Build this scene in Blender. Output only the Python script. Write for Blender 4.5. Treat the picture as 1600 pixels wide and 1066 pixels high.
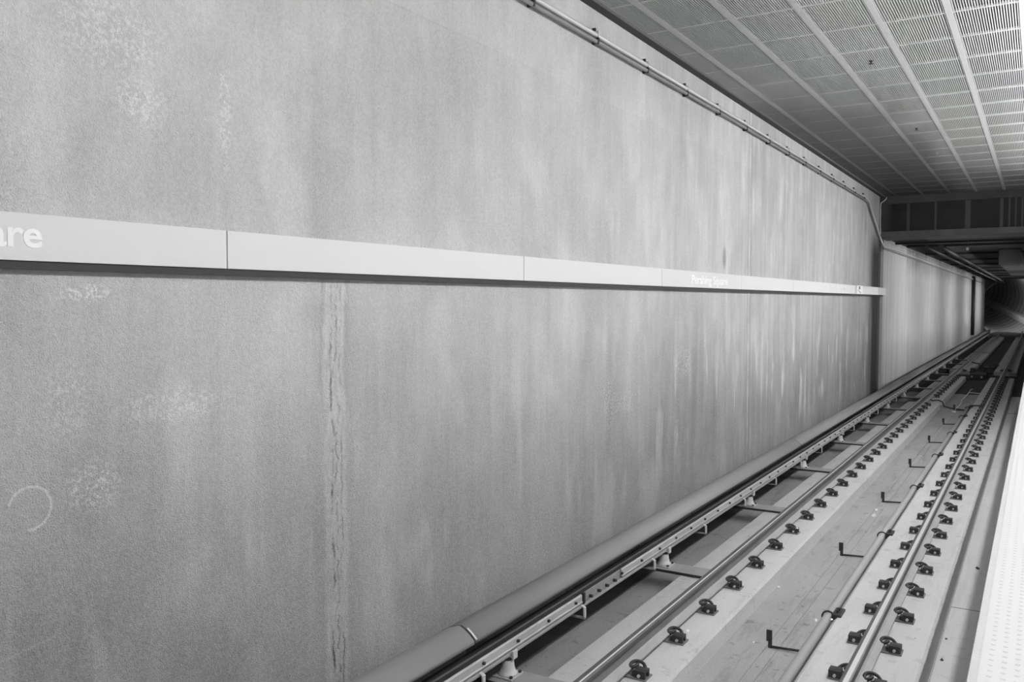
import bpy, bmesh, math, random
from mathutils import Vector, Matrix
random.seed(7)
scn = bpy.context.scene
for o in list(bpy.data.objects):
    bpy.data.objects.remove(o)
COL = scn.collection
ZO = 2.90          # height of the eye above the track bed; the code below uses heights relative to the eye

# ------------------------------------------------------------------ camera
cam_data = bpy.data.cameras.new('camera'); cam = bpy.data.objects.new('camera', cam_data); COL.objects.link(cam)
F = 1335.0; VX, VY = 1624.0, 471.0
pitch = math.atan((533 - VY) / F)
yaw = math.atan2(VX - 800, math.hypot(F, 533 - VY))
cam_data.sensor_fit = 'HORIZONTAL'; cam_data.sensor_width = 36.0; cam_data.lens = 36.0 * F / 1600.0
cam_data.clip_start = 0.05; cam_data.clip_end = 400
cam.location = (0, 0, ZO)
cam.rotation_euler = (math.pi / 2 - pitch, 0, yaw)
scn.camera = cam

# ------------------------------------------------------------------ world and exposure
world = bpy.data.worlds.new('world'); scn.world = world; world.use_nodes = True
bg = world.node_tree.nodes['Background']
bg.inputs[0].default_value = (1, 1, 1, 1); bg.inputs[1].default_value = 0.45
scn.view_settings.view_transform = 'Standard'; scn.view_settings.look = 'None'
scn.view_settings.gamma = 1.0; scn.view_settings.exposure = 0.0
scn.view_settings.use_curve_mapping = False
LAMP = 43.0         # strength of the fluorescent lenses over the platform edge
try:
    scn.cycles.max_bounces = 6; scn.cycles.diffuse_bounces = 4
except Exception:
    pass


# ------------------------------------------------------------------ node helper
class NT:
    def __init__(s, name):
        s.mat = bpy.data.materials.new(name); s.mat.use_nodes = True
        s.t = s.mat.node_tree; s.b = s.t.nodes['Principled BSDF']
        g = s.t.nodes.new('ShaderNodeNewGeometry'); s.pos = g.outputs['Position']
        x = s.t.nodes.new('ShaderNodeSeparateXYZ'); s.t.links.new(s.pos, x.inputs[0])
        s.x, s.y, zz = x.outputs
        s.z = s.m('SUBTRACT', zz, ZO)

    def put(s, sock, v):
        if isinstance(v, (int, float)):
            sock.default_value = v
        elif isinstance(v, (tuple, list)):
            sock.default_value = v
        else:
            s.t.links.new(v, sock)

    def m(s, op, a, b=0.0, c=None, clamp=False):
        n = s.t.nodes.new('ShaderNodeMath'); n.operation = op; n.use_clamp = clamp
        s.put(n.inputs[0], a); s.put(n.inputs[1], b)
        if c is not None:
            s.put(n.inputs[2], c)
        return n.outputs[0]

    def add(s, a, b): return s.m('ADD', a, b)
    def mul(s, a, b): return s.m('MULTIPLY', a, b)
    def sub(s, a, b): return s.m('SUBTRACT', a, b)

    def vec(s, x, y, z):
        n = s.t.nodes.new('ShaderNodeCombineXYZ')
        s.put(n.inputs[0], x); s.put(n.inputs[1], y); s.put(n.inputs[2], z)
        return n.outputs[0]

    def noise(s, sx, sy, sz, detail=3.0, rough=0.55, off=0.0):
        """noise of about -1..1 over position scaled per axis"""
        v = s.vec(s.mul(s.x, sx), s.add(s.mul(s.y, sy), off), s.mul(s.z, sz))
        n = s.t.nodes.new('ShaderNodeTexNoise'); n.inputs['Scale'].default_value = 1.0
        n.inputs['Detail'].default_value = detail; n.inputs['Roughness'].default_value = rough
        s.t.links.new(v, n.inputs['Vector'])
        return s.mul(s.sub(n.outputs[0], 0.5), 3.0)

    def ramp(s, v, a, b, lo=0.0, hi=1.0):
        n = s.t.nodes.new('ShaderNodeMapRange'); n.interpolation_type = 'SMOOTHSTEP'
        s.put(n.inputs['Value'], v)
        n.inputs['From Min'].default_value = a; n.inputs['From Max'].default_value = b
        n.inputs['To Min'].default_value = lo; n.inputs['To Max'].default_value = hi
        return n.outputs[0]

    def done(s, v, rough=0.8, metal=0.0, bump=None, bump_d=0.002, spec=None):
        c = s.t.nodes.new('ShaderNodeCombineColor')
        v = s.m('MAXIMUM', v, 0.01)
        for i in range(3):
            s.t.links.new(v, c.inputs[i])
        s.t.links.new(c.outputs[0], s.b.inputs['Base Color'])
        s.put(s.b.inputs['Roughness'], rough); s.b.inputs['Metallic'].default_value = metal
        if spec is not None:
            s.b.inputs['Specular IOR Level'].default_value = spec
        if bump is not None:
            n = s.t.nodes.new('ShaderNodeBump'); n.inputs['Distance'].default_value = bump_d
            n.inputs['Strength'].default_value = 1.0
            s.t.links.new(bump, n.inputs['Height']); s.t.links.new(n.outputs[0], s.b.inputs['Normal'])
        return s.mat


def plain(name, v, rough=0.6, metal=0.0, var=0.0, sc=12.0, spec=None, stretch=1.0):
    n = NT(name)
    val = n.add(v, n.mul(n.noise(sc, sc * stretch, sc, 4.0, 0.6), var)) if var else n.add(v, 0.0)
    return n.done(val, rough, metal, spec=spec)


def near_wall_material():
    n = NT('sprayed concrete wall')
    v = n.add(0.52, n.mul(n.noise(0, 0.55, 0.45, 3.0, 0.6), 0.12))
    v = n.add(v, n.mul(n.noise(0, 2.2, 1.1, 4.0, 0.62, 31.0), 0.085))
    # vertical staining, stronger towards the far end
    far = n.ramp(n.y, 5.0, 17.0, 0.25, 1.0)
    streak = n.noise(0, 5.5, 0.32, 4.0, 0.65, 7.0)
    v = n.add(v, n.mul(n.mul(streak, far), 0.10))
    fine = n.noise(0, 26.0, 0.9, 2.0, 0.5, 3.0)
    v = n.add(v, n.mul(n.mul(fine, far), 0.055))
    # grime on the lower part with a wavy upper border
    edge = n.add(n.z, n.add(n.mul(n.noise(0, 0.5, 0.4, 3.0, 0.6, 11.0), 0.55), n.mul(streak, 0.25)))
    grime = n.ramp(edge, -1.9, -0.1, 1.0, 0.0)
    v = n.mul(v, n.sub(1.0, n.mul(grime, 0.33)))
    # pale runs of lime
    run = n.ramp(n.add(n.noise(0, 3.2, 0.65, 4.0, 0.6, 50.0), n.mul(n.noise(0, 1.0, 1.0, 2.0, 0.5, 9.0), 0.35)), 0.12, 0.55)
    zone = n.mul(n.ramp(n.z, -2.4, -1.7), n.ramp(n.z, -1.2, -0.2, 1.0, 0.3))
    v = n.add(v, n.mul(n.mul(run, zone), n.mul(far, 0.30)))
    # soft pale blotches on the upper wall
    bl = n.ramp(n.noise(0, 1.5, 0.8, 3.0, 0.55, 77.0), 0.12, 0.5)
    v = n.add(v, n.mul(bl, 0.06))
    # grain
    g1 = n.noise(55, 55, 55, 3.0, 0.7)
    g2 = n.noise(140, 140, 140, 1.0, 0.5)
    grain = n.add(n.mul(g1, 0.6), n.mul(g2, 0.4))
    v = n.add(v, n.mul(grain, 0.16))
    # mineral deposit and cracks under the sign, at y = 3.9
    below = n.ramp(n.z, 0.10, 0.20, 1.0, 0.0)
    rag = n.noise(0, 22.0, 9.0, 4.0, 0.7, 5.0)
    mid = n.add(3.915, n.mul(n.noise(0, 0.0, 1.6, 3.0, 0.6, 5.0), 0.03))
    dy = n.sub(n.y, mid)
    ady = n.m('ABSOLUTE', n.add(dy, n.mul(rag, 0.022)))
    band = n.mul(n.ramp(ady, 0.075, 0.125, 1.0, 0.0), below)
    v = n.add(v, n.mul(band, n.add(0.075, n.mul(n.noise(0, 34, 7, 4, .75, 2.0), 0.13))))
    for off, w, amp, sc, k in ((-0.030, 0.009, 0.055, 2.6, .28), (0.050, 0.006, 0.040, 3.4, .2), (0.008, 0.007, 0.06, 5.0, .24)):
        wv = n.add(n.mul(n.noise(0, 0.0, sc, 6.0, 0.75, 20 + off * 900), amp), n.mul(rag, 0.004))
        d = n.m('ABSOLUTE', n.sub(n.sub(dy, off), wv))
        on = n.ramp(n.noise(0, 0.0, 2.4, 4.0, 0.7, 90 + off * 500), -0.15, 0.2)
        v = n.sub(v, n.mul(n.mul(n.mul(n.ramp(d, w * .3, w * 1.7, 1.0, 0.0), below), on), k))
    darkrim = n.mul(n.ramp(n.m('ABSOLUTE', n.sub(ady, 0.105)), 0.006, 0.03, 1.0, 0.0), n.mul(below, n.ramp(n.z, -1.0, -0.2)))
    v = n.sub(v, n.mul(darkrim, n.add(0.07, n.mul(rag, 0.08))))
    # construction joint at y = 12.75
    jd = n.m('ABSOLUTE', n.sub(n.y, n.add(12.75, n.mul(n.noise(0, 0, 2.5, 3, .6, 1.0), 0.02))))
    lime = n.ramp(n.noise(0, 0, 1.6, 3.0, .6, 66.0), -0.25, 0.3)
    v = n.add(v, n.mul(n.mul(n.ramp(jd, 0.012, 0.045, 1.0, 0.0), lime), 0.16))
    v = n.sub(v, n.mul(n.ramp(n.m('ABSOLUTE', n.sub(jd, 0.07)), 0.008, 0.05, 1.0, 0.0), 0.07))
    # drip near the end of the wall
    dd = n.m('ABSOLUTE', n.sub(n.y, n.add(23.7, n.mul(n.noise(0, 0, 1.3, 2, .5, 4.0), 0.10))))
    v = n.add(v, n.mul(n.mul(n.ramp(dd, 0.03, 0.10, 1.0, 0.0), n.ramp(n.z, -0.4, 0.0, 1.0, 0.0)), 0.3))
    # damp dark stain at the very end
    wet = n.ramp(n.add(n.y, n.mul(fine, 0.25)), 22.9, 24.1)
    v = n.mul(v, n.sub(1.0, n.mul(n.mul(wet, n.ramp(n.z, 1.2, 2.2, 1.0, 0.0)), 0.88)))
    # small dark spot above the sign
    sy = n.mul(n.sub(n.y, 11.57), 9.0); sz = n.mul(n.sub(n.z, 0.60), 5.0)
    r2 = n.add(n.mul(sy, sy), n.mul(sz, sz))
    v = n.sub(v, n.ramp(r2, 0.0, 1.0, 0.24, 0.0))
    # chalk arc
    cy = n.sub(n.y, 2.022); cz = n.sub(n.z, -0.897)
    r = n.m('SQRT', n.add(n.mul(cy, cy), n.mul(cz, cz)))
    ring = n.ramp(n.m('ABSOLUTE', n.sub(r, n.add(0.094, n.mul(g1, 0.003)))), 0.003, 0.009, 1.0, 0.0)
    arc = n.m('GREATER_THAN', n.add(n.mul(cy, 0.85), n.mul(cz, 0.55)), -0.062)
    v = n.add(v, n.mul(n.mul(ring, arc), 0.17))
    # scratch low on the wall and pale scuffs
    ld = n.m('ABSOLUTE', n.sub(n.z, n.add(-1.528, n.mul(n.sub(n.y, 1.85), 0.13))))
    v = n.add(v, n.mul(n.mul(n.ramp(ld, 0.002, 0.008, 1.0, 0.0), n.ramp(n.y, 2.0, 2.25, 1.0, 0.0)), 0.06))
    for (a, b, ry, rz, k) in ((2.30, 0.04, 0.16, 0.05, .16), (2.32, -0.85, .16, 0.14, .14), (2.75, -.52, .38, .10, .09), (2.2, -.45, .15, .2, .07), (10.0, -0.75, .35, .25, .13),
                              (8.3, -1.05, .5, .14, .08), (7.9, -1.0, .2, .35, .08), (2.45, 1.25, .35, .22, .08), (2.6, .95, .18, .14, .1), (3.1, .95, .05, .35, .1)):
        ey = n.mul(n.sub(n.y, a), 1 / ry); ez = n.mul(n.sub(n.z, b), 1 / rz)
        rr = n.add(n.add(n.mul(ey, ey), n.mul(ez, ez)), n.mul(g1, 0.5))
        v = n.add(v, n.mul(n.ramp(rr, 0.2, 1.2, 1.0, 0.0), n.mul(n.ramp(g1, -0.1, 0.4), k * 1.3)))
    # form line under the conduits: a slightly paler coat above it
    v = n.add(v, n.ramp(n.z, 1.965, 1.985, 0.0, 0.022))
    v = n.sub(v, n.mul(n.ramp(n.m('ABSOLUTE', n.sub(n.z, 1.975)), 0.003, 0.01, 1.0, 0.0), n.ramp(n.y, 4.0, 7.5, 0.05, 0.0)))
    h = n.add(n.mul(g1, 0.6), n.mul(g2, 0.4))
    return n.done(v, 0.9, bump=h, bump_d=0.004, spec=0.2)


def far_wall_material():
    n = NT('streaked tunnel wall')
    v = n.add(0.56, n.mul(n.noise(0, 0.3, 0.35, 3.0, 0.6), 0.06))
    v = n.add(v, n.mul(n.noise(0, 3.6, 0.22, 4.0, 0.65, 5.0), 0.15))
    v = n.add(v, n.mul(n.noise(0, 12.0, 0.5, 3.0, 0.6, 8.0), 0.06))
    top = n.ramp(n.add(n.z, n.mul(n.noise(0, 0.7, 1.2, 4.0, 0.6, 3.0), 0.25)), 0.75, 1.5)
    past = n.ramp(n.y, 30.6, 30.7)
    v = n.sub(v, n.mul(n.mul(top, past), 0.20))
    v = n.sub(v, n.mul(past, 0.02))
    spall = n.mul(n.ramp(n.add(n.z, n.mul(n.noise(0, 1.1, 2.0, 4.0, 0.7, 3.3), 0.12)), 1.62, 1.68), 0.12)
    v = n.sub(v, spall)
    v = n.add(v, n.mul(n.noise(0, 40, 12, 3.0, 0.6), 0.03))
    return n.done(v, 0.85, spec=0.25)


def concrete(name, v, var=0.05, grain=0.05, sc=1.4, stain=0.0):
    n = NT(name)
    a = n.add(v, n.mul(n.noise(sc, sc * .6, sc, 4.0, 0.6), var))
    a = n.add(a, n.mul(n.noise(70, 70, 70, 3.0, 0.7), grain))
    if stain:
        st = n.ramp(n.noise(7.0, 0.9, 6.0, 4.0, 0.7, 14.0), 0.05, 0.55)
        a = n.sub(a, n.mul(st, stain))
        sp = n.ramp(n.noise(9, 9, 9, 2.0, 0.5, 40.0), 0.42, 0.55)
        a = n.sub(a, n.mul(sp, stain * 1.2))
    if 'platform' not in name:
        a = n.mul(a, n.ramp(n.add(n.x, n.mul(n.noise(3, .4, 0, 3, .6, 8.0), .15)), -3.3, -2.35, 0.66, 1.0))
    if 'plinth' in name:     # darker low on the platform-side flank
        low = n.ramp(n.add(n.z, n.mul(n.noise(2, 3, 9, 4, .6, 3.0), .02)), -2.785, -2.755, 1.0, 0.0)
        a = n.mul(a, n.sub(1.0, n.mul(n.mul(low, n.ramp(n.x, -1.0, -0.9)), 0.5)))
    return n.done(a, 0.88, bump=n.noise(60, 60, 60, 3.0, .6), bump_d=0.002, spec=0.25)


def slat_material():
    n = NT('white ceiling slat')
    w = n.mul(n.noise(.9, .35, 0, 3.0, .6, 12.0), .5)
    dark_patch = n.mul(n.ramp(n.add(n.y, n.mul(w, 3.0)), 11.0, 14.5), n.ramp(n.add(n.x, w), -2.2, -1.3, 1.0, 0.0))  # darker patch with a ragged edge, far along and towards the wall
    side = n.ramp(n.add(n.x, n.mul(w, .8)), -3.3, -1.2, 1.0, 0.0)  # light falloff painted in: slats darken towards the wall
    v = n.mul(0.76, n.mul(n.sub(1.0, n.mul(dark_patch, 0.45)), n.sub(1.0, n.mul(side, 0.38))))
    end = n.ramp(n.add(n.y, n.mul(n.x, -1.2)), 15.0, 24.0)  # fading light painted in: slats darken towards the far end
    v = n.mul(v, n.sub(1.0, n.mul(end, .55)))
    return n.done(v, 0.6)


M = {
    'wall': near_wall_material(),
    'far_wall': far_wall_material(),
    'dark_recess': plain('very dark concrete', 0.08, 0.9, var=0.03, sc=5),  # very dark even concrete, also used for the painted floor shade
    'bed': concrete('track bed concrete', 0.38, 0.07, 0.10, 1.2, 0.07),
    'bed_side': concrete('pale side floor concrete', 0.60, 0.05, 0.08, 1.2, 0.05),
    'bed_dark': concrete('tunnel bed concrete', 0.06, 0.02, 0.03, 1.2, 0.03),  # shaded copy of the track bed: tunnel gloom painted into the colour
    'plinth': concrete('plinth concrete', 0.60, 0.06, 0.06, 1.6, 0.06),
    'platform': concrete('platform concrete', 0.60, 0.01, 0.01),
    'tactile': plain('tactile paving', 0.63, 0.6),
    'sign': plain('pale sign panel', 0.72, 0.45, var=0.006, sc=3),
    'sign_seam': plain('sign end cap', 0.55, 0.5),
    'letter': plain('white lettering', 0.93, 0.5),
    'ink': plain('dark pictogram', 0.12, 0.6),
    'steel_dark': plain('rusty fastening steel', 0.045, 0.55, 0.3, var=0.012, sc=30),
    'steel_web': plain('dusty rail web', 0.20, 0.75, var=0.05, sc=9, stretch=.4),
    'steel_foot': plain('dusty rail foot', 0.42, 0.8, var=0.06, sc=9, stretch=.4),
    'steel_head': plain('dark side of railhead', 0.16, 0.45, 0.6, var=0.02, sc=8),
    'steel_polish': plain('polished band with painted shine', 0.88, 0.35, 0.35),  # real polished wear, with its reflected light painted in as pale colour
    'bolt': plain('pale bolt', 0.55, 0.4, 0.3),
    'third_head': plain('third rail head', 0.055, 0.45, 0.4, var=0.01, sc=5),
    'third_strip': plain('aluminium side strip', 0.46, 0.6, 0.0, var=0.10, sc=7, stretch=.35),
    'third_base': plain('third rail foot', 0.30, 0.7, var=0.05, sc=6, stretch=.4),
    'insulator': plain('glazed insulator', 0.62, 0.35, var=0.04, sc=10),
    'cover': plain('fibreglass cover board', 0.25, 0.55, var=0.02, sc=1.2, stretch=.4),
    'cover_seam': plain('cover joint strip', 0.6, 0.6),
    'pipe': plain('grey plastic pipe', 0.42, 0.55, var=0.025, sc=5, stretch=.4),
    'conduit': plain('galvanised conduit', 0.62, 0.4, 0.2, var=0.02, sc=5),
    'conduit_dark': plain('dull conduit', 0.24, 0.6, var=0.02, sc=5),
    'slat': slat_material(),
    'slat_edge': plain('ceiling edge panel', 0.25, 0.7, var=0.04, sc=1.5),
    'ceil_back': plain('ceiling void', 0.05, 0.9),
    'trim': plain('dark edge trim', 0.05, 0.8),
    'fascia': plain('ceiling fascia', 0.065, 0.8, var=0.02, sc=2),
    'beam': plain('concrete beam', 0.11, 0.85, var=0.03, sc=2.5),
    'void': plain('near-black void', 0.045, 0.95, var=0.01, sc=2),  # even near-black for the surfaces around the opening
    'tunnel_ceiling': plain('gloom-painted tunnel ceiling', 0.035, 0.95, var=0.015, sc=1.5),  # tunnel gloom painted in, so ceiling and ribs stay dark under the lamps
    'hanger': plain('steel hanger', 0.07, 0.6),
    'lining': None, 'walkway': None,
    'housing': plain('lamp housing', 0.6, 0.5),
    'cable': plain('black cable', 0.04, 0.6),
    'paper': plain('white litter', 0.88, 0.8, var=0.03, sc=60),
}


def lamp_material(name, strength):
    m = bpy.data.materials.new(name); m.use_nodes = True
    b = m.node_tree.nodes['Principled BSDF']
    b.inputs['Base Color'].default_value = (.9, .9, .9, 1)
    b.inputs['Emission Color'].default_value = (1, 1, 1, 1)
    b.inputs['Emission Strength'].default_value = strength
    return m


M['lens'] = lamp_material('fluorescent lens', LAMP)
M['added_lens_tunnel'] = lamp_material('added tunnel lamp lens', 150.0)


def lining_material():
    n = NT('segmented tunnel lining')
    v = n.add(0.24, n.mul(n.noise(.5, .5, .5, 3.0, .6), 0.05))
    s = n.m('ABSOLUTE', n.sub(n.m('FRACT', n.mul(n.y, 0.8)), 0.5))
    v = n.sub(v, n.ramp(s, 0.38, 0.46, 0.0, 0.15))
    return n.done(v, 0.85)


M['lining'] = lining_material()
M['walkway'] = plain('walkway edge concrete', 0.40, 0.8, var=0.05, sc=1.0)


# ------------------------------------------------------------------ mesh helper
class MB:
    def __init__(s):
        s.v = []; s.f = []; s.smooth = []; s.mi = []; s.cur = 0

    def face(s, idx, sm=False):
        s.f.append(idx); s.smooth.append(sm); s.mi.append(s.cur)

    def box(s, x0, x1, y0, y1, z0, z1):
        b = len(s.v)
        s.v += [(x0, y0, z0), (x1, y0, z0), (x1, y1, z0), (x0, y1, z0), (x0, y0, z1), (x1, y0, z1), (x1, y1, z1), (x0, y1, z1)]
        for q in ((0, 3, 2, 1), (4, 5, 6, 7), (0, 1, 5, 4), (1, 2, 6, 5), (2, 3, 7, 6), (3, 0, 4, 7)):
            s.face(tuple(b + i for i in q))
        return s

    def quad(s, pts):
        b = len(s.v); s.v += pts; s.face(tuple(range(b, b + len(pts)))); return s

    def extrude_y(s, prof, ys, sm=False, dx=None):
        """closed profile [(x,z)...] carried along the y values; dx(y) -> (x shift, z shift)"""
        n = len(prof); b = len(s.v)
        for y in ys:
            ox, oz = dx(y) if dx else (0, 0)
            s.v += [(x + ox, y, z + oz) for x, z in prof]
        for k in range(len(ys) - 1):
            for i in range(n):
                j = (i + 1) % n
                s.face((b + k * n + i, b + k * n + j, b + (k + 1) * n + j, b + (k + 1) * n + i), sm)
        s.face(tuple(b + i for i in range(n))[::-1])
        s.face(tuple(b + (len(ys) - 1) * n + i for i in range(n)))
        return s

    def tube(s, pts, r, seg=8, caps=True):
        pts = [Vector(p) for p in pts]; b = len(s.v); prev = None
        rs = r if isinstance(r, (list, tuple)) else [r] * len(pts)
        for i, p in enumerate(pts):
            if i == 0: t = pts[1] - p
            elif i == len(pts) - 1: t = p - pts[i - 1]
            else: t = (pts[i + 1] - p).normalized() + (p - pts[i - 1]).normalized()
            t.normalize()
            if prev is None:
                up = Vector((0, 0, 1)) if abs(t.z) < .9 else Vector((1, 0, 0))
                a = t.cross(up).normalized()
            else:
                a = (prev - t * prev.dot(t)).normalized()
            prev = a; c = t.cross(a)
            for k in range(seg):
                an = 2 * math.pi * k / seg
                s.v.append(tuple(p + (a * math.cos(an) + c * math.sin(an)) * rs[i]))
        for i in range(len(pts) - 1):
            for k in range(seg):
                j = (k + 1) % seg
                s.face((b + i * seg + k, b + i * seg + j, b + (i + 1) * seg + j, b + (i + 1) * seg + k), True)
        if caps:
            s.face(tuple(b + k for k in range(seg))[::-1]); e = b + (len(pts) - 1) * seg
            s.face(tuple(e + k for k in range(seg)))
        return s

    def lathe(s, prof, cx, cy, seg=20):
        """prof [(r,z)...] bottom to top"""
        b = len(s.v)
        for r, z in prof:
            for k in range(seg):
                a = 2 * math.pi * k / seg
                s.v.append((cx + r * math.cos(a), cy + r * math.sin(a), z))
        for i in range(len(prof) - 1):
            for k in range(seg):
                j = (k + 1) % seg
                s.face((b + i * seg + k, b + i * seg + j, b + (i + 1) * seg + j, b + (i + 1) * seg + k), True)
        s.face(tuple(b + k for k in range(seg))[::-1]); e = b + (len(prof) - 1) * seg
        s.face(tuple(e + k for k in range(seg)))
        return s

    def build(s, name, mats, parent=None, absolute=True, bevel=0.0):
        """absolute: the vertices are in eye-relative world space and are lifted by ZO; with a parent that stands elsewhere pass absolute=False"""
        me = bpy.data.meshes.new(name)
        dz = ZO if absolute else 0.0
        vs = [(x, y, z + dz) for x, y, z in s.v]
        off = Vector((0, 0, 0))
        if parent is not None and absolute:
            off = Vector(parent.location)
            vs = [(x - off.x, y - off.y, z - off.z) for x, y, z in vs]
        me.from_pydata(vs, [], s.f)
        if not isinstance(mats, (list, tuple)): mats = [mats]
        for m in mats: me.materials.append(m)
        for p, sm, mi in zip(me.polygons, s.smooth, s.mi):
            p.use_smooth = sm; p.material_index = mi
        bm = bmesh.new(); bm.from_mesh(me); bmesh.ops.recalc_face_normals(bm, faces=bm.faces); bm.to_mesh(me); bm.free()
        me.update()
        o = bpy.data.objects.new(name, me); COL.objects.link(o)
        if parent is not None: o.parent = parent
        if bevel:
            md = o.modifiers.new('edge', 'BEVEL'); md.width = bevel; md.segments = 2; md.limit_method = 'ANGLE'
        return o


def tag(o, label, cat, group=None, kind=None):
    o['label'] = label; o['category'] = cat
    if group: o['group'] = group
    if kind: o['kind'] = kind
    return o


def struct(o, label=None):
    o['kind'] = 'structure'
    if label: o['label'] = label
    return o


def empty(name, x, y, z):
    o = bpy.data.objects.new(name, None); COL.objects.link(o); o.location = (x, y, z + ZO); o.empty_display_size = 0.1
    return o


def copy_thing(root, loc):
    r = root.copy(); COL.objects.link(r); r.location = loc
    for ch in list(root.children):
        c = ch.copy(); COL.objects.link(c); c.parent = r
        for g in list(ch.children):
            d = g.copy(); COL.objects.link(d); d.parent = c
    return r


ORD = ['first', 'second', 'third', 'fourth', 'fifth', 'sixth', 'seventh', 'eighth', 'ninth', 'tenth', 'eleventh', 'twelfth', 'thirteenth',
       'fourteenth', 'fifteenth', 'sixteenth', 'seventeenth', 'eighteenth', 'nineteenth', 'twentieth']

# ------------------------------------------------------------------ levels and lines (x across, y along the track, z relative to the eye)
WX = -3.70          # face of the near wall
RAIL_Z = -2.534     # top of the running rails
XL, XR = -2.556, -1.046
PL_Z = -2.745       # top of the plinths
FL_Z = -2.90        # track bed
PF_Z = -1.45        # platform
CZ = 2.796          # ceiling
CEIL_END = 24.85

# ------------------------------------------------------------------ setting: walls
struct(MB().box(WX - .3, WX, -3, 24.75, -3.0, 2.98).build('wall_track_side', M['wall']), 'long sprayed concrete wall beside the track')
b = MB().box(WX - .3, WX - .10, 24.75, 25.75, -3.0, 1.87)
struct(b.build('wall_recess', M['dark_recess']), 'dark recess between the two wall sections')
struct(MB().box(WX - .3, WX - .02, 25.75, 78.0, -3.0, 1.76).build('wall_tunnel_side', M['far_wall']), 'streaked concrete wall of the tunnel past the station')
struct(MB().box(WX - .3, 1.6, 27.9, 28.1, 1.70, 3.3).build('wall_void_back', M['void']))
struct(MB().box(WX - .3, WX - .12, 24.75, 27.9, 1.87, 3.3).build('wall_void_side', M['void']))
struct(MB().box(-0.12, 0.1, -3, 24.7, -3.0, PF_Z - .161).build('wall_under_platform', M['bed']))
struct(MB().box(1.3, 1.6, 25.0, 78.0, -3.0, 1.76).build('wall_tunnel_opposite', M['dark_recess']))
struct(MB().box(-0.12, 1.6, 24.7, 25.0, -3.0, PF_Z - .161).build('wall_platform_end', M['bed']))

# floor: the track bed with two shallow grooves along its middle
b = MB()
for x0, x1, z in ((-3.47, -1.885, 0), (-1.885, -1.870, -.006), (-1.870, -1.787, .0), (-1.787, -1.772, -.006), (-1.772, -0.662, 0), (-0.662, -0.640, -.03)):
    b.box(x0, x1, -3, 30.0, FL_Z - .1, FL_Z + z)
struct(b.build('floor', M['bed']))
struct(MB().box(-0.640, -0.1, -3, 30.0, FL_Z - .1, FL_Z).build('floor_platform_side', M['bed_side']), 'paler floor strip between plinth and platform')
struct(MB().box(-4.0, -3.47, -3, 30.0, FL_Z - .1, FL_Z + .001).build('floor_painted_shade', M['dark_recess']), 'black strip of painted shade below the third rail')  # shade of third rail and cover board painted as a black strip
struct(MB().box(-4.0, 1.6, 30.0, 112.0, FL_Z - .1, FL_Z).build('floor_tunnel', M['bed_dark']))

# platform with edge strip and tactile domes
struct(MB().box(-0.2, 4.2, -3, 25.0, PF_Z - .16, PF_Z - .001).box(-.2, -.172, -3, 25, PF_Z - .001, PF_Z + .004).build('platform', M['platform']), 'bright pale station platform edge')
b = MB()
b.box(-0.166, 0.46, -3, 25.0, PF_Z - .001, PF_Z + .003)
b.build('tactile_strip', M['tactile'])
ts = bpy.data.objects['tactile_strip']; tag(ts, 'white tactile warning strip along the platform edge', 'tactile paving')
b = MB()
for i in range(6):
    for k in range(0, 360):
        x = -0.130 + i * 0.046 + 0.0; y = 3.0 + k * 0.06
        r = .011; bb = len(b.v)
        for (rr, zz) in ((r, .003), (r * .7, .0055)):
            for a in range(8):
                b.v.append((x + rr * math.cos(a * math.pi / 4), y + rr * math.sin(a * math.pi / 4), PF_Z + zz))
        for a in range(8):
            c = (a + 1) % 8
            b.face((bb + a, bb + c, bb + 8 + c, bb + 8 + a), True)
        b.face(tuple(bb + 8 + a for a in range(8)), True)
o = b.build('domes', M['tactile'], ts); o['kind'] = 'stuff'

# ------------------------------------------------------------------ ceiling
bars = [-3.29, -2.66, -2.03, -1.429, -0.811, -0.2, 0.412, 1.02]
struct(MB().box(-4.0, 4.2, -3, CEIL_END, CZ + .30, CZ + .34).build('ceiling', M['ceil_back']), 'suspended slotted white ceiling over the track')
ceil = bpy.data.objects['ceiling']
cross = [12.128 + .9129 * k for k in range(-12, 14)]
b = MB()
edges = [-3.585] + bars + [1.62]
for i in range(len(edges) - 1):
    x0 = edges[i] + (.0325 if i else .0); x1 = edges[i + 1] - .0325
    n = max(3, round((x1 - x0) / .0226)); p = (x1 - x0) / n
    for k in range(n):
        xs = x0 + k * p
        b.box(xs + p * .28, xs + p * .72, cross[0], CEIL_END - .03, CZ, CZ + .016)
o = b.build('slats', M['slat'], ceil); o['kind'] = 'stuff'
MB().box(-3.6, 1.7, cross[0] - .2, CEIL_END, CZ + .035, CZ + .045).build('backing_sheet', M['ceil_back'], ceil)
for x in bars:
    MB().box(x - .0325, x + .0325, -3, CEIL_END - .02, CZ - .004, CZ + .03).build('main_runner', M['slat'], ceil)
for y in cross:
    MB().box(-3.585, 1.62, y - .016, y + .016, CZ - .002, CZ + .02).build('cross_rail', M['slat'], ceil)
MB().box(-3.60, -3.56, -3, CEIL_END, CZ - .003, CZ + .03).build('edge_rail', M['slat_edge'], ceil)
struct(MB().box(WX, -3.60, -3, CEIL_END, CZ - .002, CZ + .03).build('trim_1', M['trim']), 'dark gap trim between wall and ceiling')
struct(MB().box(1.62, 4.2, -3, CEIL_END, CZ, CZ + .03).build('ceiling_platform', M['slat']))
struct(MB().box(WX - .0, 4.2, CEIL_END, CEIL_END + .05, 2.60, 3.1).build('trim_2', M['fascia']), 'plain fascia closing the end of the slotted ceiling')

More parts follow.
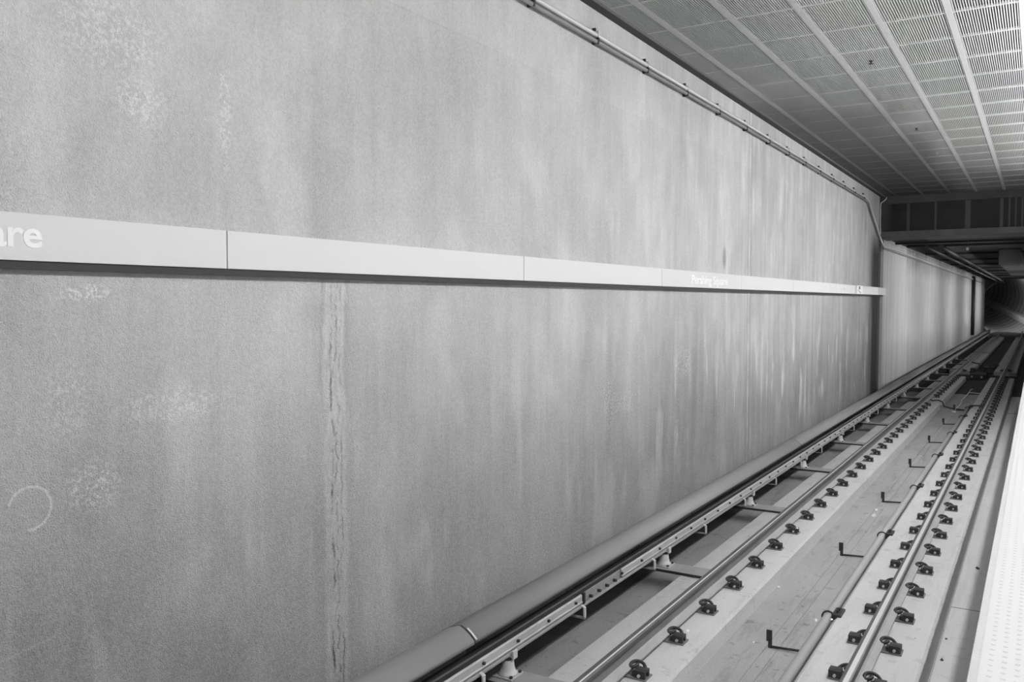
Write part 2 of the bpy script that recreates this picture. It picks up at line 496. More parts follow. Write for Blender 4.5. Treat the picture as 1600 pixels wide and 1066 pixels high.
# tunnel mouth: beam, hangers, ceiling beyond
o = MB().box(WX - .1, 1.6, 24.9, 26.35, 1.71, 1.87).build('trim_3', M['beam'], bevel=.01)
struct(o, 'concrete cross beam over the tunnel mouth')
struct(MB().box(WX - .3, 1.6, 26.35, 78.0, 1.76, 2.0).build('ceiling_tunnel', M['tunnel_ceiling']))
for k, (x, w) in enumerate(((-3.04, .07), (-2.38, .05), (-1.63, .12), (-.87, .07), (-.70, .04), (-.56, .03), (-.42, .04))):
    o = MB().box(x - w / 2, x + w / 2, 25.1, 25.13, 1.87, 2.85).box(x - w / 2 - .02, x + w / 2 + .02, 25.07, 25.17, 1.87, 1.885).build('ceiling_hanger', M['hanger'])
    tag(o, '%s steel hanger counted from the wall, on the beam over the tunnel' % ORD[k], 'hanger', 'hangers over the tunnel mouth')
# ribs, pipes and fittings under the tunnel ceiling
for k in range(9):
    y = 29.5 + k * 5.2
    o = MB().box(-3.6, 1.3, y, y + .35, 1.69, 1.76).build('ceiling_rib', M['tunnel_ceiling'])
    tag(o, '%s dark cross rib under the tunnel ceiling past the beam' % ORD[k], 'rib', 'ribs under the tunnel ceiling')
for x, r, l in ((-2.7, .05, 'thin dark pipe hung under the tunnel ceiling near the wall'), (-2.35, .07, 'thicker dark pipe hung beside the thin one under the tunnel ceiling')):
    tag(MB().tube([(x, 26.4, 1.5), (x, 77, 1.5)], r, 10).build('ceiling_pipe', M['steel_dark']), l, 'pipe')
o = MB().box(-1.2, -.55, 33, 48, 1.25, 1.75).build('ventilation_duct', M['fascia'], bevel=.02)
tag(o, 'pale ventilation duct hung under the tunnel ceiling', 'duct')
r_ = empty('hanging_fitting', -1.74, 27.0, 1.71)
MB().box(-1.745, -1.735, 26.99, 27.01, 1.48, 1.76).build('rod', M['hanger'], r_)
MB().box(-1.77, -1.71, 26.96, 27.04, 1.42, 1.50).build('lamp_box', M['conduit'], r_)
tag(r_, 'small pale fitting hanging just behind the beam', 'fitting')

# ------------------------------------------------------------------ round tunnel far away, bending and rising behind the box
def path(y):
    s = max(0, y - 79.0)
    return (-s * s / 150.0, s * s / 320.0)


b = MB(); cx, cz, R = -1.55, -.85, 2.75
ys = [78.0 + 1.25 * i for i in range(34)]; seg = 40; base = len(b.v)
for y in ys:
    ox, oz = path(y)
    for k in range(seg):
        a = 2 * math.pi * k / seg
        b.v.append((cx + ox + R * math.cos(a), y, cz + oz + R * math.sin(a)))
for i in range(len(ys) - 1):
    for k in range(seg):
        j = (k + 1) % seg
        b.face((base + i * seg + k, base + (i + 1) * seg + k, base + (i + 1) * seg + j, base + i * seg + j), True)
struct(b.build('wall_round_tunnel', M['lining']), 'segmented round tunnel lining bending away')
b = MB(); prof = [(R * math.cos(a) + cx, R * math.sin(a) + cz) for a in (-.62, -.5, -.38, -.26)]
inner = [(x - .45, z) for x, z in prof]
ring = [(.30, -2.85), (.22, -2.85), (.20, -2.80), (.20, -2.35), (.25, -2.28), (.76, -2.28)]
b.extrude_y(ring, ys[1:], dx=path)
tag(b.build('tunnel_walkway', M['walkway']), 'pale raised walkway curving along the round tunnel wall', 'walkway')
# head wall round the opening
b = MB(); n_ = 40
base = len(b.v)
for k in range(n_):
    a = 2 * math.pi * k / n_
    b.v.append((cx + R * math.cos(a), 78.0, cz + R * math.sin(a)))
    t = 9.0 / max(abs(math.cos(a)), abs(math.sin(a)))
    b.v.append((cx + t * math.cos(a), 78.0, cz + t * math.sin(a)))
for k in range(n_):
    j = (k + 1) % n_
    b.face((base + 2 * k, base + 2 * j, base + 2 * j + 1, base + 2 * k + 1))
struct(b.build('wall_tunnel_head', M['void']))

# ------------------------------------------------------------------ running rails
def rail_profile(cx, top):
    h = .168; p = []
    half = [(.0, 0), (.028, -.001), (.0345, -.006), (.036, -.030), (.026, -.040), (.009, -.052), (.008, -.125), (.020, -.145), (.070, -.156), (.070, -.168)]
    for x, z in half: p.append((cx + x, top + z))
    for x, z in reversed(half): 
        if x: p.append((cx - x, top + z))
    return p


def running_rail(name, cx, label, band):
    root = empty(name, cx, 3.0, RAIL_Z - .168)
    ysr = [1.0, 79.0, 83.0]
    h = RAIL_Z
    head = [(cx - .0345, h - .006), (cx - .036, h - .030), (cx - .026, h - .040), (cx + .026, h - .040), (cx + .036, h - .030), (cx + .0345, h - .006), (cx + .024, h - .0008), (cx - .024, h - .0008)]
    MB().extrude_y(head, ysr, dx=path).build('head', M['steel_head'], root)
    MB().extrude_y([(cx - .008, h - .0401), (cx - .008, h - .145), (cx + .008, h - .145), (cx + .008, h - .0401)], ysr, dx=path).build('web', M['steel_web'], root)
    foot = [(cx - .070, h - .168), (cx + .070, h - .168), (cx + .070, h - .157), (cx + .02, h - .146), (cx + .0081, h - .130), (cx - .0081, h - .130), (cx - .02, h - .146), (cx - .070, h - .157)]
    MB().extrude_y(foot, ysr, dx=path).build('foot', M['steel_foot'], root)
    o = MB().extrude_y([(cx + band[0], h - .0009), (cx + band[1], h - .0009), (cx + band[1] - .001, h + .0006), (cx + band[0] + .001, h + .0006)], ysr, dx=path).build('running_band', M['steel_polish'], root)
    o['label'] = 'bright polished band with painted shine'
    tag(root, label, 'rail')
    return root


running_rail('running_rail', XL, 'steel running rail on the wall side of the track', (.004, .017))
running_rail('running_rail', XR, 'steel running rail on the platform side of the track', (-.010, .024))

# ------------------------------------------------------------------ plinths
def plinth(x0, x1, y0, y1, label, group, cl, cr):
    z0, z1 = FL_Z, PL_Z
    prof = [(x0, z0), (x1 + .015, z0), (x1, z1 - cr), (x1 - cr, z1), (x0 + cl, z1), (x0, z1 - cl)]
    o = MB().extrude_y(prof, [y0, y1]).build('track_plinth', M['plinth'])
    tag(o, label, 'concrete plinth', group)


cuts = [1.0, 7.9, 13.72, 19.6, 25.6]
for k in range(4):
    plinth(-3.0, -2.215, cuts[k] + .003, cuts[k + 1] - .003, '%s length of pale plinth under the wall-side running rail, counted along the track' % ORD[k],
           'plinth lengths under the wall side rail', .01, .02)
for k, (a, c) in enumerate(((26.6, 35.2), (38.2, 52), (53, 76))):
    plinth(-3.0, -2.215, a, c, '%s plinth length under the wall-side rail inside the dark tunnel' % ORD[k], 'plinth lengths in the tunnel', .01, .02)
plinth(-1.455, -.68, 1.0, 35.2, 'long pale concrete plinth under the platform-side running rail', 'plinths under the platform side rail', .03, .02)
plinth(-1.455, -.68, 38.2, 76, 'far plinth under the platform-side rail inside the dark tunnel', 'plinths under the platform side rail', .03, .02)

# ------------------------------------------------------------------ rail clips: plate, shoulder, spring clip, bolt
def make_clip(side):
    """origin at the edge of the rail foot on the plinth; side=+1 opens to +x"""
    root = bpy.data.objects.new('rail_clip', None); COL.objects.link(root); root.empty_display_size = .05
    s = side; zf = RAIL_Z - .168 - PL_Z        # height of the underside of the foot above the plinth
    def X(a, c): return (min(s * a, s * c), max(s * a, s * c))
    b = MB(); x = X(-.02, .135); b.box(x[0], x[1], -.068, .062, 0, .012)
    x = X(-.13, -.02); b.box(x[0], x[1], -.07, .07, 0, zf - .001)
    b.build('base_plate', M['steel_web'], root, absolute=False)
    b = MB()
    x = X(.042, .128); b.box(x[0], x[1], -.060, -.034, .012, .068)
    b.box(x[0], x[1], .005, .030, .012, .068)
    b.box(x[0], x[1], -.034, .007, .050, .070)
    x2 = X(.020, .046); b.box(x2[0], x2[1], -.05, .025, .016, .048)
    sh = b.build('shoulder', M['steel_dark'], root, absolute=False, bevel=.004)
    def loop(pts, seg=6):
        out = []
        P = [Vector((s * a, c, d)) for a, c, d in pts]
        for i in range(len(P) - 1):
            p0 = P[max(i - 1, 0)]; p1 = P[i]; p2 = P[i + 1]; p3 = P[min(i + 2, len(P) - 1)]
            for k in range(3):
                t = k / 3
                out.append(0.5 * ((2 * p1) + (p2 - p0) * t + (2 * p0 - 5 * p1 + 4 * p2 - p3) * t * t + (3 * p1 - p0 - 3 * p2 + p3) * t ** 3))
        out.append(P[-1]); return out
    pts = [(.083, -.06, .034), (.083, .03, .036), (.076, .072, .044), (.048, .098, .060), (.008, .096, .070), (-.020, .072, .068), (-.026, .034, .056),
           (-.012, .002, .050), (.012, .008, .060), (.026, .036, .064), (.018, .060, .062)]
    MB().tube(loop(pts), .0135, 6).build('spring_clip', M['steel_dark'], root, absolute=False)
    b = MB(); b.tube([(s * .083, -.078, .034), (s * .083, -.058, .034)], .011, 8)
    o = b.build('clip_end', M['bolt'], root, absolute=False); o['label'] = 'clip end with a painted glint'  # light glinting on the steel, painted as a pale end
    return root


def clip_row(side, x, y0, n, where, group, skip=()):
    proto = make_clip(side); first = True
    for k in range(n):
        y = y0 + .762 * k
        if k in skip: continue
        loc = (x, y, PL_Z + ZO)
        if first: r = proto; r.location = loc; first = False
        else: r = copy_thing(proto, loc)
        if k < 18: tag(r, '%s dark spring clip up from the bottom edge, %s' % (ORD[k], where), 'rail clip', group)
        elif y < 27: tag(r, 'small distant dark spring clip, %s' % where, 'rail clip', group)
        else: tag(r, 'tiny spring clip in the dark tunnel, %s' % where, 'rail clip', group)


clip_row(+1, XR + .070, 5.64, 44, 'platform flank of platform-side rail', 'clips on the platform flank of the platform side rail', (39, 40, 41, 42))
clip_row(-1, XR - .070, 5.70, 44, 'trough flank of platform-side rail', 'clips on the trough flank of the platform side rail', (39, 40, 41, 42))
clip_row(+1, XL + .070, 4.95, 44, 'trough flank of wall-side rail', 'clips beside the wall side rail', (27, 28, 40, 41, 42))

# ------------------------------------------------------------------ third rail
root = empty('third_rail', -3.21, 1.0, -2.556)
T0, T1 = 1.0, 76.0; tx = -3.235
MB().extrude_y([(tx - .035, -2.440), (tx - .035, -2.408), (tx - .028, -2.398), (tx + .028, -2.398), (tx + .035, -2.408), (tx + .035, -2.440)], [T0, T1]).build('head', M['third_head'], root)
MB().box(tx - .02, tx + .02, T0, T1, -2.53, -2.4402).build('web', M['third_base'], root)
MB().extrude_y([(tx - .05, -2.556), (tx + .05, -2.556), (tx + .05, -2.546), (tx + .02, -2.5302), (tx - .02, -2.5302), (tx - .05, -2.546)], [T0, T1]).build('foot', M['third_base'], root)
o = MB().extrude_y([(tx + .0201, -2.520), (tx + .046, -2.520), (tx + .046, -2.512), (tx + .040, -2.506), (tx + .040, -2.460), (tx + .030, -2.448), (tx + .0201, -2.448)], [T0, 6.30]).build('side_strip', M['third_strip'], root)
MB().extrude_y([(tx + .0201, -2.520), (tx + .046, -2.520), (tx + .046, -2.512), (tx + .040, -2.506), (tx + .040, -2.460), (tx + .030, -2.448), (tx + .0201, -2.448)], [7.10, T1]).build('side_strip', M['third_strip'], root)
o = MB().extrude_y([(tx + .0201, -2.530), (tx + .034, -2.530), (tx + .034, -2.450), (tx + .0201, -2.444)], [6.34, 7.06]).build('splice_bar', M['third_base'], root)
o['label'] = 'grey bolted splice bar'
MB().box(tx + .0201, tx + .055, 6.31, 6.335, -2.53, -2.44).build('splice_end', M['third_head'], root)
def bolt(y, z, r=.012, l=.02, x0=tx + .034):
    MB().tube([(x0, y, z), (x0 + l, y, z)], r, 6).build('bolt', M['steel_dark'], root)
for y in (6.45, 6.61, 6.77, 6.93): bolt(y, -2.505, .014, .03)
k = 0
for i in range(60):
    y = 3.43 + .457 * i
    if 6.3 < y < 7.0: continue
    bolt(y, -2.484, .012, .018, tx + .040)
tag(root, 'third rail with dark head and bolted pale side strip under the cover board', 'third rail')

# insulators on arms
def make_insulator():
    r = bpy.data.objects.new('rail_insulator', None); COL.objects.link(r)
    z0 = -2.719  # bottom
    b = MB().box(-.085, .085, -.085, .085, 0, .012); b.build('base_plate', M['third_strip'], r, absolute=False, bevel=.003)
    b = MB().lathe([(.072, .012), (.072, .022), (.058, .034), (.050, .07), (.044, .115), (.036, .122)], 0, 0, 20); b.build('insulator_body', M['insulator'], r, absolute=False)
    b = MB().lathe([(.036, .122), (.045, .126), (.045, .140), (.030, .146)], 0, 0, 16); b.build('cap', M['steel_dark'], r, absolute=False)
    b = MB().box(-.05, .052, -.03, .03, .1462, .162); b.box(.051, .067, -.03, .03, .135, .195); b.build('clamp', M['insulator'], r, absolute=False, bevel=.003)
    for sx, sy in ((.066, -.062), (.066, .062)):
        MB().lathe([(.013, .012), (.013, .026), (.006, .027)], sx, sy, 6).build('bolt', M['steel_dark'], r, absolute=False)
    return r


def make_arm():
    r = bpy.data.objects.new('support_arm', None); COL.objects.link(r)
    MB().box(-.17, .60, -.14, .12, -.022, 0).build('arm_plate', M['steel_dark'] if False else M['third_base'], r, absolute=False)
    MB().box(-.17, .60, -.152, -.1401, -.024, .001).build('edge_flange', M['steel_dark'], r, absolute=False)
    MB().box(-.455, -.171, -.10, .10, -.022, -.002).build('wall_lug', M['steel_dark'], r, absolute=False)
    return r


ins, arm = make_insulator(), make_arm()
for k in range(14):
    y = 5.18 + 3.048 * k
    loc = (tx + .005, y, -2.719 + ZO)
    r = ins if k == 0 else copy_thing(ins, loc); r.location = loc
    a_loc = (tx + .005, y, -2.720 + ZO)
    a = arm if k == 0 else copy_thing(arm, a_loc); a.location = a_loc
    tag(r, '%s pale bell insulator under the third rail, counting away from the viewer' % ORD[k], 'insulator', 'insulators under the third rail')
    tag(a, '%s dark support arm between wall-side rail and third rail, counting away' % ORD[k], 'support arm', 'arms carrying the third rail')

# hook brackets gripping the foot and holding the cover board
def make_hook():
    r = bpy.data.objects.new('hook_bracket', None); COL.objects.link(r)
    w = .016
    b = MB()
    prof = [(-.07, -.012), (.062, -.012), (.062, -.070), (.050, -.072), (.050, -.024), (.030, -.014)]
    b = MB().extrude_y([(.040, .012), (.060, .006), (.076, -.004), (.078, -.085), (.064, -.088), (.062, -.010), (.054, -.0005), (.040, .004)], [-w, w])
    b.build('hook', M['insulator'], r, absolute=False, bevel=.002)
    MB().box(-.085, .0775, -w, w, -.100, -.0885).build('lower_bar', M['third_base'], r, absolute=False)
    MB().box(-.098, -.0855, -w, w, -.100, .325).build('upright', M['third_base'], r, absolute=False)
    return r


hk = make_hook()
for k in range(16):
    y = 3.24 + 1.524 * k
    loc = (tx, y, -2.546 + ZO)
    r = hk if k == 0 else copy_thing(hk, loc); r.location = loc
    tag(r, '%s pale hook bracket gripping the third rail foot, counting away from the viewer' % ORD[k], 'bracket', 'hook brackets on the third rail')

# cover board in lengths
def cover_prof():
    out = [(-3.148, -2.285), (-3.150, -2.262), (-3.19, -2.225), (-3.225, -2.200), (-3.27, -2.182), (-3.35, -2.208), (-3.44, -2.262), (-3.52, -2.33), (-3.53, -2.60)]
    inn = [(-3.522, -2.60), (-3.512, -2.335), (-3.434, -2.269), (-3.346, -2.216), (-3.27, -2.190), (-3.229, -2.207), (-3.195, -2.231), (-3.158, -2.266), (-3.156, -2.285)]
    return out + inn


lengths = [(1.0, 4.63), (4.65, 13.8), (13.82, 25.9), (25.92, 76.0)]
names = ['short length of grey third rail cover board below the pale joint', 'long grey cover board length beyond the pale joint over the third rail',
         'grey cover board length leading up to the end of the station wall', 'dull cover board length running into the dark tunnel']
for (a, c), l in zip(lengths, names):
    o = MB().extrude_y(cover_prof(), [a, c], sm=False).build('cover_board', M['cover'])
    for i, p in enumerate(o.data.polygons): p.use_smooth = len(p.vertices) == 4
    tag(o, l, 'cover board', 'cover boards over the third rail')
    if a == 4.65:
        e = [(x, z + .002) for x, z in cover_prof()[1:4]] + [(x, z + .0005) for x, z in reversed(cover_prof()[1:4])]
        j = MB().extrude_y(e, [4.65, 4.668]).build('joint_strip', M['cover_seam']); j.parent = o
        j['label'] = 'pale joint strip'

# ------------------------------------------------------------------ station sign band
SX = -3.65; S0, S1 = .172, .372
seams = [0.01 + 3.05 * k for k in range(-1, 9)]
def text_mesh(body, y0, y1, z0, cap, parent, name='lettering', mat='letter'):
    cu = bpy.data.curves.new('t', 'FONT'); cu.body = body; cu.extrude = .0; cu.offset = .022; cu.resolution_u = 3; cu.space_character = .97
    t = bpy.data.objects.new('t', cu); COL.objects.link(t)
    bpy.context.view_layer.update()
    me = bpy.data.meshes.new_from_object(t.evaluated_get(bpy.context.evaluated_depsgraph_get()))
    bpy.data.objects.remove(t)
    xs = [v.co.x for v in me.vertices]; x0, x1 = min(xs), max(xs)
    capu = max(v.co.y for v in me.vertices)
    for v in me.vertices:
        u = (v.co.x - x0) / (x1 - x0)
        v.co = Vector((SX + .002, y0 + u * (y1 - y0), z0 + v.co.y * cap / capu + ZO))
    me.materials.append(M[mat]); me.name = name
    o = bpy.data.objects.new(name, me); COL.objects.link(o); o.parent = parent
    return o


panel_txt = {0: 'pale sign panel cut by the picture edge with the end of the station name', 1: 'blank pale sign panel between the dark joint and the second joint'}
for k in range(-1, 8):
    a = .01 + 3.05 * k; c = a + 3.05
    if k == 7: c = 24.45
    o = MB().box(WX, SX, a + .004, c - .004, S0, S1).build('station_sign', M['sign'], bevel=.0015)
    MB().box(WX, SX - .010, a, c, S0 - .036, S0 - .0005).build('shadow_strip', M['trim'], o)  # black strip standing in for the sign's cast shadow on the wall
    lab = {-1: 'pale sign panel mostly outside the picture edge', 0: panel_txt[0], 1: panel_txt[1], 2: 'blank pale sign panel before the distant station name', 3: 'pale sign panel carrying the distant white station name',
           4: 'pale sign panel just past the distant station name', 5: 'narrow looking pale sign panel two past the distant station name', 6: 'distant pale sign panel with a second faint name and pictogram plate',
           7: 'last pale sign panel at the end of the wall'}[k]
    tag(o, lab, 'sign', 'panels of the station sign band')
    if k == 0: text_mesh('Pershing Square', 2.078 - 1.12, 2.078, .231, .117, o)
    if k == 3: text_mesh('Pershing Square', 10.134, 11.555, .222, .108, o)
    if k == 6:
        text_mesh('Pershing Square', 19.05, 20.45, .222, .108, o)
        pl = MB().box(SX + .0005, SX + .006, 21.15, 21.30, S0, S1 + .004).build('divider', M['sign_seam'], o)
        pl = MB().box(SX + .0005, SX + .006, 21.32, 22.10, S0 + .004, S1 + .004).build('pictogram_plate', M['letter'], o)
        MB().box(SX + .0065, SX + .008, 21.56, 21.72, .285, .355).build('pictogram', M['ink'], pl)
        MB().quad([(SX + .0075, 21.50, .275), (SX + .0075, 21.85, .20), (SX + .0075, 21.80, .19), (SX + .0075, 21.45, .265)]).build('pictogram', M['ink'], pl)
# the end of the band stands clear of the wall corner
o = MB().box(SX - .04, SX, 24.458, 25.82, S0, S1).box(SX - .30, SX - .04, 25.0, 25.06, .24, .30).build('sign_end_piece', M['sign_seam'], bevel=.0015)
tag(o, 'greyer end piece of the sign band crossing the dark recess', 'sign')

# ------------------------------------------------------------------ conduits along the top of the wall
def conduit(name, z, r, mat, zf, label, dzend, y0=3.0):
    rt = empty(name, WX + .05, 5.0, z)
    xw = WX + .045
    pts = [(xw, 2.0, z - .045), (xw, 6.0, z - .02), (xw, 12.0, z), (xw, 22.1, z - dzend), (xw, 22.75, z - dzend - .03), (xw, 23.15, z - .26), (xw, 24.35, 1.80 + zf), (xw, 25.05, 1.53 + zf), (xw, 25.35, 1.485 + zf), (xw, 26.2, 1.487 + zf), (xw, 42.0, 1.455 + zf), (xw, 76.0, 1.40 + zf)]
    MB().tube(pts, r, 10).build('pipe', M[mat], rt)
    for k in range(15):
        y = 5.03 + 1.219 * k; zz = z - (0.02 if y < 6 else .01)
        MB().box(xw - .045, xw + r + .004, y - .012, y + .012, zz - r - .006, zz + r + .012).build('strap', M['steel_dark'] if mat != 'conduit' else M['conduit'], rt)
        if mat == 'conduit': MB().box(xw - .045, xw - .01, y - .010, y + .010, zz + r + .0125, zz + r + .045).build('strap_bolt', M['steel_dark'], rt)
    tag(rt, label, 'conduit')
    return rt


conduit('wall_conduit', 2.548, .023, 'conduit', .02, 'upper pale conduit strapped along the top of the wall', .030)
conduit('wall_conduit', 2.490, .021, 'conduit_dark', -.045, 'lower dull conduit just beneath the pale one on the wall', .030)
o = MB().tube([(-3.535, 24.8, 2.785), (-3.55, 24.8, 2.74), (-3.58, 24.8, 2.70), (-3.63, 24.8, 2.665), (-3.675, 24.8, 2.63), (-3.685, 24.8, 2.56), (-3.685, 24.8, 2.3), (-3.682, 24.8, 1.94), (-3.665, 24.75, 1.80)], .014, 8).build('branch_conduit', M['conduit'])
tag(o, 'thin bent conduit rising from the wall end into the ceiling void', 'conduit')
o = MB().tube([(WX + .095, 62.2, 1.6), (WX + .095, 62.2, -2.17)], .10, 8).build('downpipe', M['steel_dark'])
tag(o, 'thin black vertical pipe on the tunnel wall', 'pipe')

# ------------------------------------------------------------------ floor pipe in the middle of the track
PX, PZ = -1.522, -2.79
rt = empty('floor_pipe', PX, 5.0, PZ)
MB().tube([(PX, 3.0, PZ), (PX, 25.2, PZ)], .040, 16).build('pipe', M['pipe'], rt)
tag(rt, 'long grey pipe lying along the middle of the track', 'pipe')
def make_pipe_clamp():
    r = bpy.data.objects.new('pipe_clamp', None); COL.objects.link(r)
    pts = [(-.052 * math.cos(a) if True else 0, 0, .052 * math.sin(a)) for a in [math.radians(d) for d in range(-30, 181, 15)]]
    b = MB().tube([(-.052 * math.cos(math.radians(d)), 0, .052 * math.sin(math.radians(d))) for d in range(-20, 181, 20)], .008, 6)
    b.build('hoop', M['steel_dark'], r, absolute=False)
    MB().box(.048, .125, -.10, .10, -.0, .066).box(.048, .062, -.05, .05, -.10, -.0).build('clamp_block', M['steel_dark'], r, absolute=False, bevel=.004)
    MB().lathe([(.012, .066), (.012, .088), (.006, .089)], .082, -.03, 6).build('bolt', M['steel_dark'], r, absolute=False)
    MB().lathe([(.012, .066), (.012, .088), (.006, .089)], .082, .03, 6).build('bolt', M['steel_dark'], r, absolute=False)
    return r


cl = make_pipe_clamp()
for k in range(7):
    loc = (PX, 7.80 + 3.048 * k - .0 if k < 6 else 25.05, PZ + ZO)
    r = cl if k == 0 else copy_thing(cl, loc); r.location = loc
    tag(r, '%s dark clamp holding the grey pipe to the plinth, counting away from the viewer' % ORD[k], 'clamp', 'clamps on the floor pipe')


def make_l_bracket():
    r = bpy.data.objects.new('floor_bracket', None); COL.objects.link(r)
    MB().box(-.045, .0, -.008, .008, .055, .150).box(-.03, .0, -.008, .008, .0, .055).build('upright_tab', M['steel_dark'], r, absolute=False)
    MB().tube([(-.008, -.0, .012), (.30, .0, .030)], .011, 8).build('arm', M['steel_dark'], r, absolute=False)
    return r


lb = make_l_bracket()
for k in range(7):
    loc = (-1.835, 7.12 + 3.048 * k, FL_Z + ZO)
    r = lb if k == 0 else copy_thing(lb, loc); r.location = loc
    tag(r, '%s black bracket with upright tab beside the grey pipe, counting away from the viewer' % ORD[k], 'bracket', 'brackets in the trough')

# ------------------------------------------------------------------ cables and the impedance bond box in the tunnel
o = MB().tube([(-2.49, 25.95, -2.70), (-2.43, 25.95, -2.725), (-2.30, 26.1, -2.72), (-2.20, 26.1, -2.76), (-2.15, 26.0, -2.87), (-1.9, 25.7, -2.885), (-1.50, 25.3, -2.87), (-1.48, 25.2, -2.73), (-1.44, 25.2, -2.722), (-1.13, 25.2, -2.70)], .018, 8).build('bond_cable', M['cable'])
tag(o, 'black cable crossing the trough where the grey pipe ends', 'cable')
o = MB().tube([(-2.49, 43.0, -2.70), (-2.38, 42.8, -2.72), (-2.17, 42.5, -2.73), (-2.13, 42.3, -2.87), (-1.52, 41.8, -2.87), (-1.49, 41.7, -2.72), (-1.4, 41.6, -2.715)], .025, 8).build('bond_cable', M['cable'])
tag(o, 'black cable crossing the dark track behind the bond box', 'cable')
rt = empty('bond_box', -1.9, 36.6, FL_Z)
MB().box(-2.14, -1.62, 35.9, 37.3, FL_Z, FL_Z + .20).build('box_body', M['steel_dark'], rt, bevel=.02)
MB().box(-2.19, -2.03, 36.9, 37.4, FL_Z + .2, FL_Z + .34).build('terminal_cover', M['steel_dark'], rt, bevel=.01)
MB().box(-1.75, -1.60, 37.4, 37.9, FL_Z, FL_Z + .36).build('terminal_cover', M['steel_dark'], rt, bevel=.01)
MB().tube([(-1.62, 36.8, -2.72), (-1.46, 37.0, -2.72)], .035, 8).tube([(-2.14, 37.0, -2.74), (-2.2, 37.2, -2.73)], .03, 8).build('lead', M['cable'], rt)
MB().box(-2.10, -2.04, 35.86, 35.899, FL_Z + .08, FL_Z + .14).box(-1.78, -1.72, 35.86, 35.899, FL_Z + .06, FL_Z + .14).build('plate', M['bolt'], rt)
tag(rt, 'black bond box on the track bed inside the tunnel', 'junction box')
o = MB().tube([(-1.84, 25.4, FL_Z + .01), (-1.82, 27.0, FL_Z + .012), (-1.86, 28.2, FL_Z + .01), (-1.83, 30.0, FL_Z + .012), (-1.84, 31.6, FL_Z + .01), (-1.80, 31.8, FL_Z + .012)], .013, 6).build('white_cord', M['paper'])
tag(o, 'thin white cord lying along the trough near the cable', 'cord')
o = MB().tube([(-1.84, 30.6, FL_Z + .01), (-1.5, 30.4, FL_Z + .01)], .013, 6).build('white_cord', M['paper'])
tag(o, 'short white cord lying crosswise in the trough', 'cord')

# ------------------------------------------------------------------ litter
def scrap(x, y, z, s, label, seed, mat='paper', cat='litter'):
    rnd = random.Random(seed); b = MB(); n = 7
    top = []; base = len(b.v)
    for k in range(n):
        a = 2 * math.pi * k / n; r = s * rnd.uniform(.55, 1.0)
        b.v.append((x + r * math.cos(a), y + r * math.sin(a) * 1.6, z + .001))
    for k in range(n):
        a = 2 * math.pi * k / n; r = s * rnd.uniform(.3, .7)
        b.v.append((x + r * math.cos(a), y + r * math.sin(a) * 1.6, z + s * rnd.uniform(.35, .8)))
    b.v.append((x, y, z + s * .6))
    for k in range(n):
        j = (k + 1) % n
        b.face((base + k, base + j, base + n + j, base + n + k)); b.face((base + n + k, base + n + j, base + 2 * n))
    b.face(tuple(base + k for k in range(n))[::-1])
    o = b.build('paper_scrap' if mat == 'paper' else 'debris', M[mat]); tag(o, label, cat)
    return o


scrap(-1.66, 7.95, FL_Z, .024, 'white paper scrap beside the pipe near its first clamp', 1)
scrap(-1.46, 7.62, PL_Z, .014, 'tiny white scrap below the first pipe clamp', 2)
scrap(-2.18, 8.68, FL_Z, .022, 'white scrap at the foot of the wall-side plinth', 3)
scrap(-2.00, 7.16, FL_Z, .014, 'tiny white speck in the trough beside the first bracket', 4)
scrap(-1.83, 12.3, FL_Z, .035, 'crumbled white scrap in the groove behind the second bracket', 5)
scrap(-1.86, 12.65, FL_Z, .028, 'pale crumbs further along the groove behind the second bracket', 6)
scrap(-1.80, 17.5, FL_Z, .030, 'white scrap in the trough level with the fourth bracket', 7)
scrap(-1.83, 25.0, FL_Z, .080, 'crumpled white paper where the black cable crosses', 8)
scrap(-.50, 10.44, FL_Z, .028, 'small dark lump on the bed beside the platform', 9, 'steel_dark', 'debris')
scrap(-.60, 7.6, FL_Z, .018, 'dark crumb at the foot of the platform-side plinth', 10, 'steel_dark', 'debris')
scrap(-.61, 8.1, FL_Z, .014, 'second dark crumb at the foot of the platform-side plinth', 11, 'steel_dark', 'debris')
scrap(-.60, 6.95, FL_Z, .012, 'white crumb at the foot of the platform-side plinth', 12)
scrap(-.80, 7.55, PL_Z, .018, 'pale flat fleck on top of the platform-side plinth', 13)
scrap(XL + .19, 6.55, PL_Z + .07, .020, 'white paper chip stuck on the second clip beside the wall-side rail', 14)
scrap(XL + .19, 10.24, PL_Z + .07, .018, 'white paper chip stuck on a clip further up beside the wall-side rail', 15)
o = MB().box(-.64, -.14, 8.985, 8.997, FL_Z, FL_Z + .0012).build('floor_joint', M['steel_dark']); struct(o); o.name = 'trim_4'
o = MB().box(-.64, -.14, 25.44, 25.50, FL_Z, FL_Z + .0012).build('floor_joint', M['steel_dark']); struct(o); o.name = 'trim_5'

# ------------------------------------------------------------------ sprinklers
def sprinkler(x, y, mat, label):
    r = empty('sprinkler', x, y, CZ)
    MB().lathe([(.008, CZ - .026), (.012, CZ - .02), (.016, CZ - .004), (.028, CZ - .003)], x, y, 12).build('stem', mat, r)
    MB().lathe([(.030, CZ - .036), (.030, CZ - .033), (.006, CZ - .031), (.006, CZ - .0262)], x, y, 12).build('deflector', mat, r)
    tag(r, label, 'sprinkler')


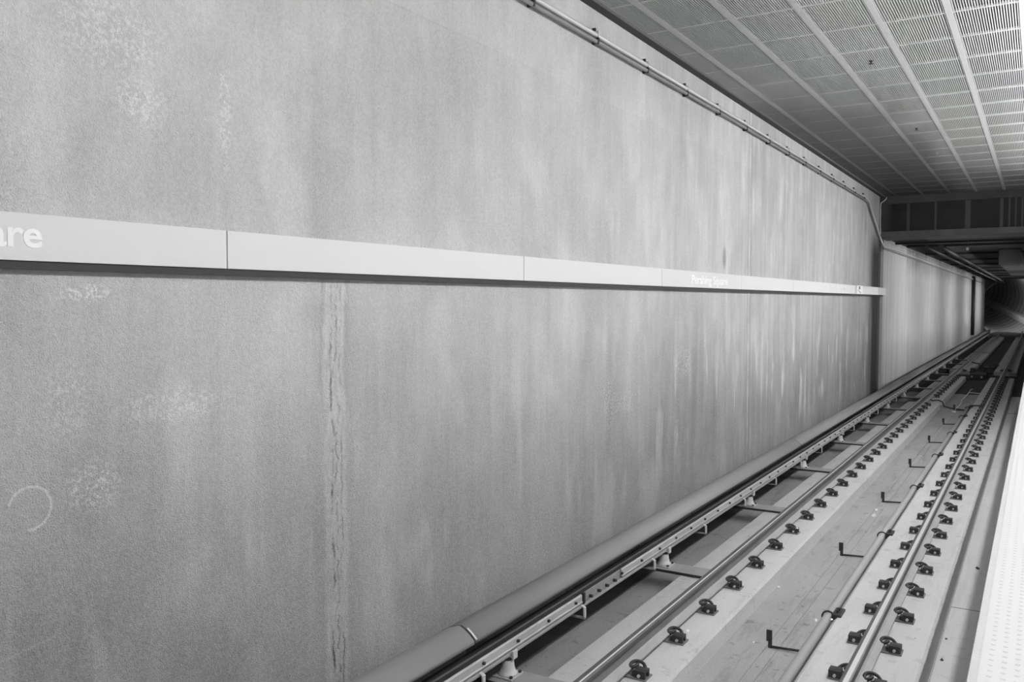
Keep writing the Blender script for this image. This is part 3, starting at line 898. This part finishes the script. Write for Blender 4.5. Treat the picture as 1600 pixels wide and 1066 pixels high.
sprinkler(-1.735, 10.77, M['steel_dark'], 'dark sprinkler head, the larger of the two dark ones in the ceiling')
sprinkler(-1.756, 15.29, M['steel_dark'], 'dark sprinkler head deeper along the ceiling')
sprinkler(-1.70, 17.96, M['slat'], 'pale faint sprinkler head beyond the two dark ones')

# ------------------------------------------------------------------ lamps
def lamp(x, y0, y1, z, label, group, w=.15, lens='lens'):
    r = empty('linear_lamp', x, y0, z)
    MB().box(x - w * .3, x + w * .3, y0, y1, z + .12, z + .15).box(x - .02, x + .02, y0 + .3, y0 + .34, z + .15, CZ - .006 if lens == 'lens' else z + .16).build('housing', M['housing'], r)
    MB().box(x - w / 2 + .005, x + w / 2 - .005, y0 + .01, y1 - .01, z, z + .1198).build('lens', M[lens], r)
    tag(r, label, 'lamp', group)


for k in range(7):
    lamp(0.62, .15 + 3.05 * k, .15 + 3.05 * k + 2.9, 2.42, '%s long lamp in the row hung over the platform edge, counting away' % ORD[k], 'lamps over the platform edge')
def added_wall_washer(y0, y1, label):  # added lamps out of view, hooded to light only the streaked wall
    x, z = 1.12, .10
    r = empty('added_tunnel_lamp', x, y0, z)
    MB().box(x + .06, x + .17, y0, y1, z - .12, z + .12).box(x - .14, x + .06, y0, y1, z + .10, z + .12).box(x - .14, x + .06, y0, y1, z - .12, z - .10).build('housing', M['steel_dark'], r)
    MB().box(x + .03, x + .0595, y0 + .02, y1 - .02, z - .06, z + .06).build('lens', M['added_lens_tunnel'], r)
    tag(r, label, 'lamp', 'added unseen lamps in the tunnel')


for k, y in enumerate((28.5, 36.5, 46.0, 57.0, 68.0)):
    added_wall_washer(y, y + 3.0, '%s added unseen lamp washing the streaked tunnel wall' % ORD[k])
r = empty('added_tunnel_lamp', -4.85, 91.0, .8)  # added lamp, hidden from view, to brighten the round tunnel lining
MB().box(-4.88, -4.83, 91.0, 93.5, .75, .85).build('lens', M['added_lens_tunnel'], r)
MB().box(-4.95, -4.885, 91.0, 93.5, .73, .87).build('housing', M['steel_dark'], r)
tag(r, 'added unseen lamp lighting the round tunnel', 'lamp', 'added unseen lamps in the tunnel')
